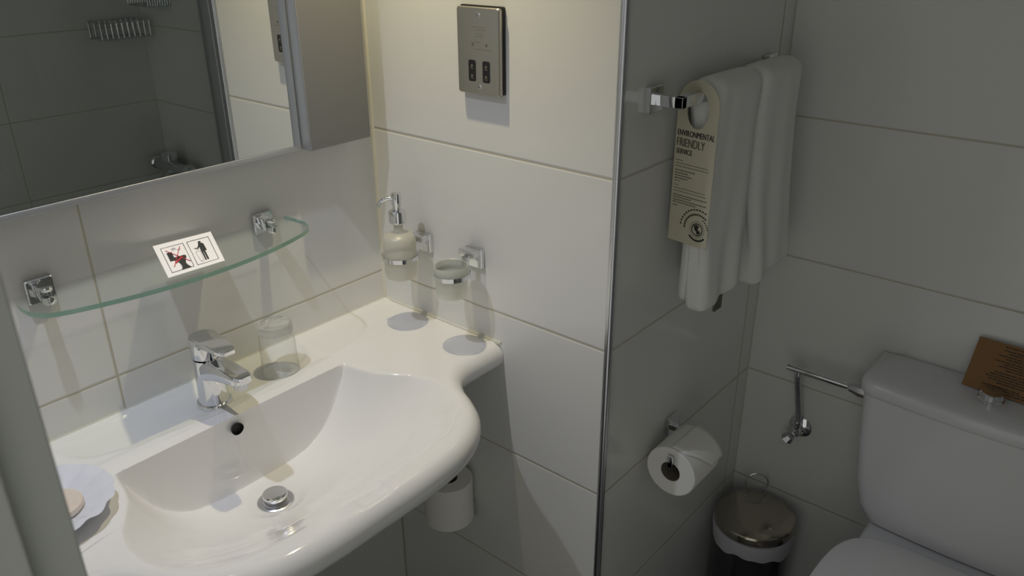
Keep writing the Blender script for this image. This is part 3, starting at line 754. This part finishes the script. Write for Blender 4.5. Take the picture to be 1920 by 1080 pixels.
q = MB(); q.loft([lid_ring(-.087,.437,.178,.4145), lid_ring(-.090,.440,.181,.418), lid_ring(-.089,.4385,.180,.4265), lid_ring(-.082,.431,.172,.431), lid_ring(0.,.36,.11,.4345)]); q.build('seat_lid', M['seat'], wc)
# ------------------------------------------------------------------ kraft card leaning on the wall above the cistern
kc = empty('notice_card', (.56, -1.085, .755), 'brown kraft card with small printed text leaning behind the flush button', 'card')
k0 = Vector((.5475, -1.009, .7565)); k1 = Vector((.5400, -1.165, .7565)); k2 = Vector((.604, -1.012, .8365))
kd = k2-k0
def kp(a, b_, h=0.): 
    return k0+(k1-k0)*a+kd*b_+Vector((-.80, 0, .56))*h
q = quads_on(kp, [[(0,0),(1,0),(1,1),(0,1)]], 0, .0008); q.build('card_sheet', M['kraft'], kc, smooth=False)
q = MB(); rnd = random.Random(7); ln = [(.30,.92,.93),(.30,.90,.86),(.36,.94,.81),(.26,.96,.75),(.34,.90,.70),(.24,.96,.64),(.34,.88,.59),(.30,.93,.54),(.38,.84,.49),(.28,.62,.42),(.24,.92,.37),(.20,.88,.32),(.24,.90,.27),(.34,.86,.22),(.20,.60,.14),(.36,.90,.10),(.48,.82,.05)]
for (a0, a1, v) in ln:
    a = a0
    while a < a1-.01:
        w1 = min(rnd.uniform(.02, .07), a1-a); q.add([kp(a, v, .0011), kp(a+w1, v, .0011), kp(a+w1, v+.019, .0011), kp(a, v+.019, .0011)], [(0,1,2,3)]); a += w1+.008
q.build('small_print', M['ink'], kc, smooth=False)

# ------------------------------------------------------------------ water valve and supply pipe
wv = empty('angle_valve', (DX, -.703, .495), 'chrome angle valve on the tiles feeding the cistern by a bent pipe', 'valve')
vy, vz = -.7065, .497
q = MB(); q.lathe([(.0265,-.0005),(.0265,-.004),(.020,-.010),(.010,-.013)], c=(DX, vy, vz), axis='x', seg=40); q.build('rosette', M['chrome'], wv)
q = MB(); q.lathe([(.009,-.008),(.009,-.020),(.0115,-.021),(.0115,-.034),(.0001,-.036)], c=(DX, vy, vz), axis='x', seg=24, cap1=False)
q.lathe([(.008,.0),(.0085,.012),(.0092,.013),(.0092,.026)], c=(DX-.027, vy, vz), seg=20); q.build('valve_body', M['chrome'], wv)
q = MB(); q.lathe([(.006,.0),(.006,.010),(.010,.012),(.0150,.026),(.0125,.028)], seg=7, M4=Matrix.Translation((DX-.032, vy+.002, vz-.004)) @ Matrix.Rotation(math.radians(215), 4, 'X')); q.build('valve_knob', M['chrome_soft'], wv)
HXp = DX-.052
q = MB(); q.tube(catmull([(DX-.027, vy, vz+.022), (DX-.0275, vy+.001, vz+.05), (DX-.036, vy+.006, vz+.10), (DX-.049, vy+.008, vz+.145), (HXp, vy+.008, vz+.162)], 8), .0070); q.build('supply_hose', M['chrome_soft'], wv)
q = MB(); q.tube([(HXp, -.674, .6655), (HXp, -.806, .6655)], .0072); q.tube([(HXp, -.6985, .6655), (HXp, -.6985, .652)], .0072); q.build('supply_pipe', M['chrome'], wv)
q = MB(); q.lathe([(.009,-.0),(.0105,-.008),(.0145,-.022),(.0145,-.050)], c=(HXp, -.809, .6655), axis='y', seg=8); q.build('coupling_nut', M['chrome_soft'], wv)

# ------------------------------------------------------------------ pedal bin
bx, by_, bh = .504, -.671, .272
pb = empty('pedal_bin', (bx, by_, 0), 'small steel pedal bin with a white liner in the alcove corner', 'bin')
q = MB(); q.lathe([(.088,0.),(.090,.004),(.088,.012),(.086,.02),(.088,bh-.004)], c=(bx, by_, 0), seg=64); q.build('bin_body', mat('dark_steel', (.10,.10,.11), .2, .8), pb)
q = MB(); rg = []; NBG = 120; rnd = random.Random(5); ph = [rnd.uniform(0, 6) for _ in range(4)]
for (r, z, am) in ((.0886, bh-.045, .35), (.0905, bh-.046, 1.), (.0925, bh-.030, 1.), (.0945, bh-.012, .5), (.094, bh-.002, .1), (.089, bh-.001, 0)):
    ring = []
    for j in range(NBG):
        a = 2*PI*j/NBG; wv_ = math.sin(3*a+ph[0])*.5+math.sin(7*a+ph[1])*.3+math.sin(13*a+ph[2])*.2
        ring.append((bx+(r+.0012*am*wv_)*math.cos(a), by_+(r+.0012*am*wv_)*math.sin(a), z+(.010*wv_ if am > .3 and z < bh-.04 else 0)))
    rg.append(ring)
q.loft(rg, False, False); q.build('bin_liner', M['bag'], pb, angle=60)
q = MB(); q.lathe([(.088,bh),(.092,bh+.001),(.0925,bh+.016),(.0910,bh+.020),(.0875,bh+.0225),(.062,bh+.0285),(.03,bh+.031),(.0001,bh+.0315)], c=(bx, by_, 0), seg=72, cap1=False); q.build('bin_lid', mat('lid_steel', (.42,.38,.32), .14, 1.), pb)
# wire handle loop standing at the back of the lid
q = MB(); hc = Vector((bx+.080, by_+.036, bh+.012)); tv = Vector((.52, -.854, 0)).normalized()
pts = [hc+tv*(.0265*math.cos(a))+Vector((0, 0, .034+.026*math.sin(a))) for a in [math.radians(-50+280*k/26) for k in range(27)]]
q.tube([hc+tv*.0165+Vector((0,0,0))]+pts+[hc-tv*.0165], .0016, 10); q.build('carry_handle', M['chrome'], pb)

# ------------------------------------------------------------------ things seen only in the mirror: shower
ss = empty('shower_screen', (.2, -1.63, 0), 'framed shower screen with a chrome wall profile, reflected in the mirror', 'shower screen')
q = MB(); q.box((-.25, -1.633, .02), (DX-.02, -1.627, 2.0)); q.build('glass_panel', M['shower_glass'], ss, smooth=False)
q = MB(); q.box((DX-.035, -1.655, 0.), (DX-.0005, -1.580, 2.02)); q.build('wall_profile', M['alu'], ss, bevel=.004)
q = MB(); q.box((-.25, -1.64, 0.), (DX-.03, -1.62, .02)); q.build('bottom_rail', M['chrome'], ss, bevel=.002)
def basket(name, a, b_, label, wallaxis):
    q = MB(); (x0, y0, z0), (x1, y1, z1) = a, b_
    for z in (z0, z1):
        q.tube([(x0,y0,z),(x1,y0,z),(x1,y1,z),(x0,y1,z),(x0,y0,z)], .003, 8)
    n = 9
    for k in range(n+1):
        t = k/n
        q.tube([(x0+(x1-x0)*t,y0,z0),(x0+(x1-x0)*t,y0,z1)], .0018, 6); q.tube([(x0+(x1-x0)*t,y1,z0),(x0+(x1-x0)*t,y1,z1)], .0018, 6)
        q.tube([(x0+(x1-x0)*t,y0,z0),(x0+(x1-x0)*t,y1,z0)], .0018, 6)
    return tag(q.build(name, M['chrome_soft']), label, 'basket')
basket('wire_basket', (.40, GY+.004, 1.165), (.590, GY+.10, 1.225), 'chrome wire basket on the shower end wall, seen in the mirror', 'y')
basket('wire_basket', (DX-.09, -2.05, 1.285), (DX-.004, -1.90, 1.34), 'chrome wire basket cut off at the top of the mirror, near the shower screen', 'x')
sm = empty('bath_mixer', (DX, -1.99, .655), 'chrome shower mixer with two knobs low in the mirror reflection', 'mixer')
q = MB(); q.lathe([(.022,-.11),(.024,-.10),(.024,.10),(.022,.11)], c=(DX-.065, -1.99, .655), axis='y', seg=24)
q.tube([(DX-.065, -1.92, .655), (DX-.001, -1.92, .655)], .016); q.tube([(DX-.065, -2.06, .655), (DX-.001, -2.06, .655)], .016)
q.tube([(DX-.065, -1.99, .65), (DX-.10, -1.99, .62), (DX-.15, -1.99, .60)], .014); q.build('mixer_body', M['chrome_soft'], sm)
for s_ in (-1, 1):
    q = MB(); q.lathe([(.020,.112*s_),(.026,.118*s_),(.027,.150*s_),(.020,.156*s_)], c=(DX-.065, -1.99, .655), axis='y', seg=10); q.build('knob', M['chrome'], sm)
q = MB(); q.box((DX-.09, -2.02, .675), (DX-.05, -1.96, .715)); q.build('diverter', M['chrome'], sm, bevel=.006)
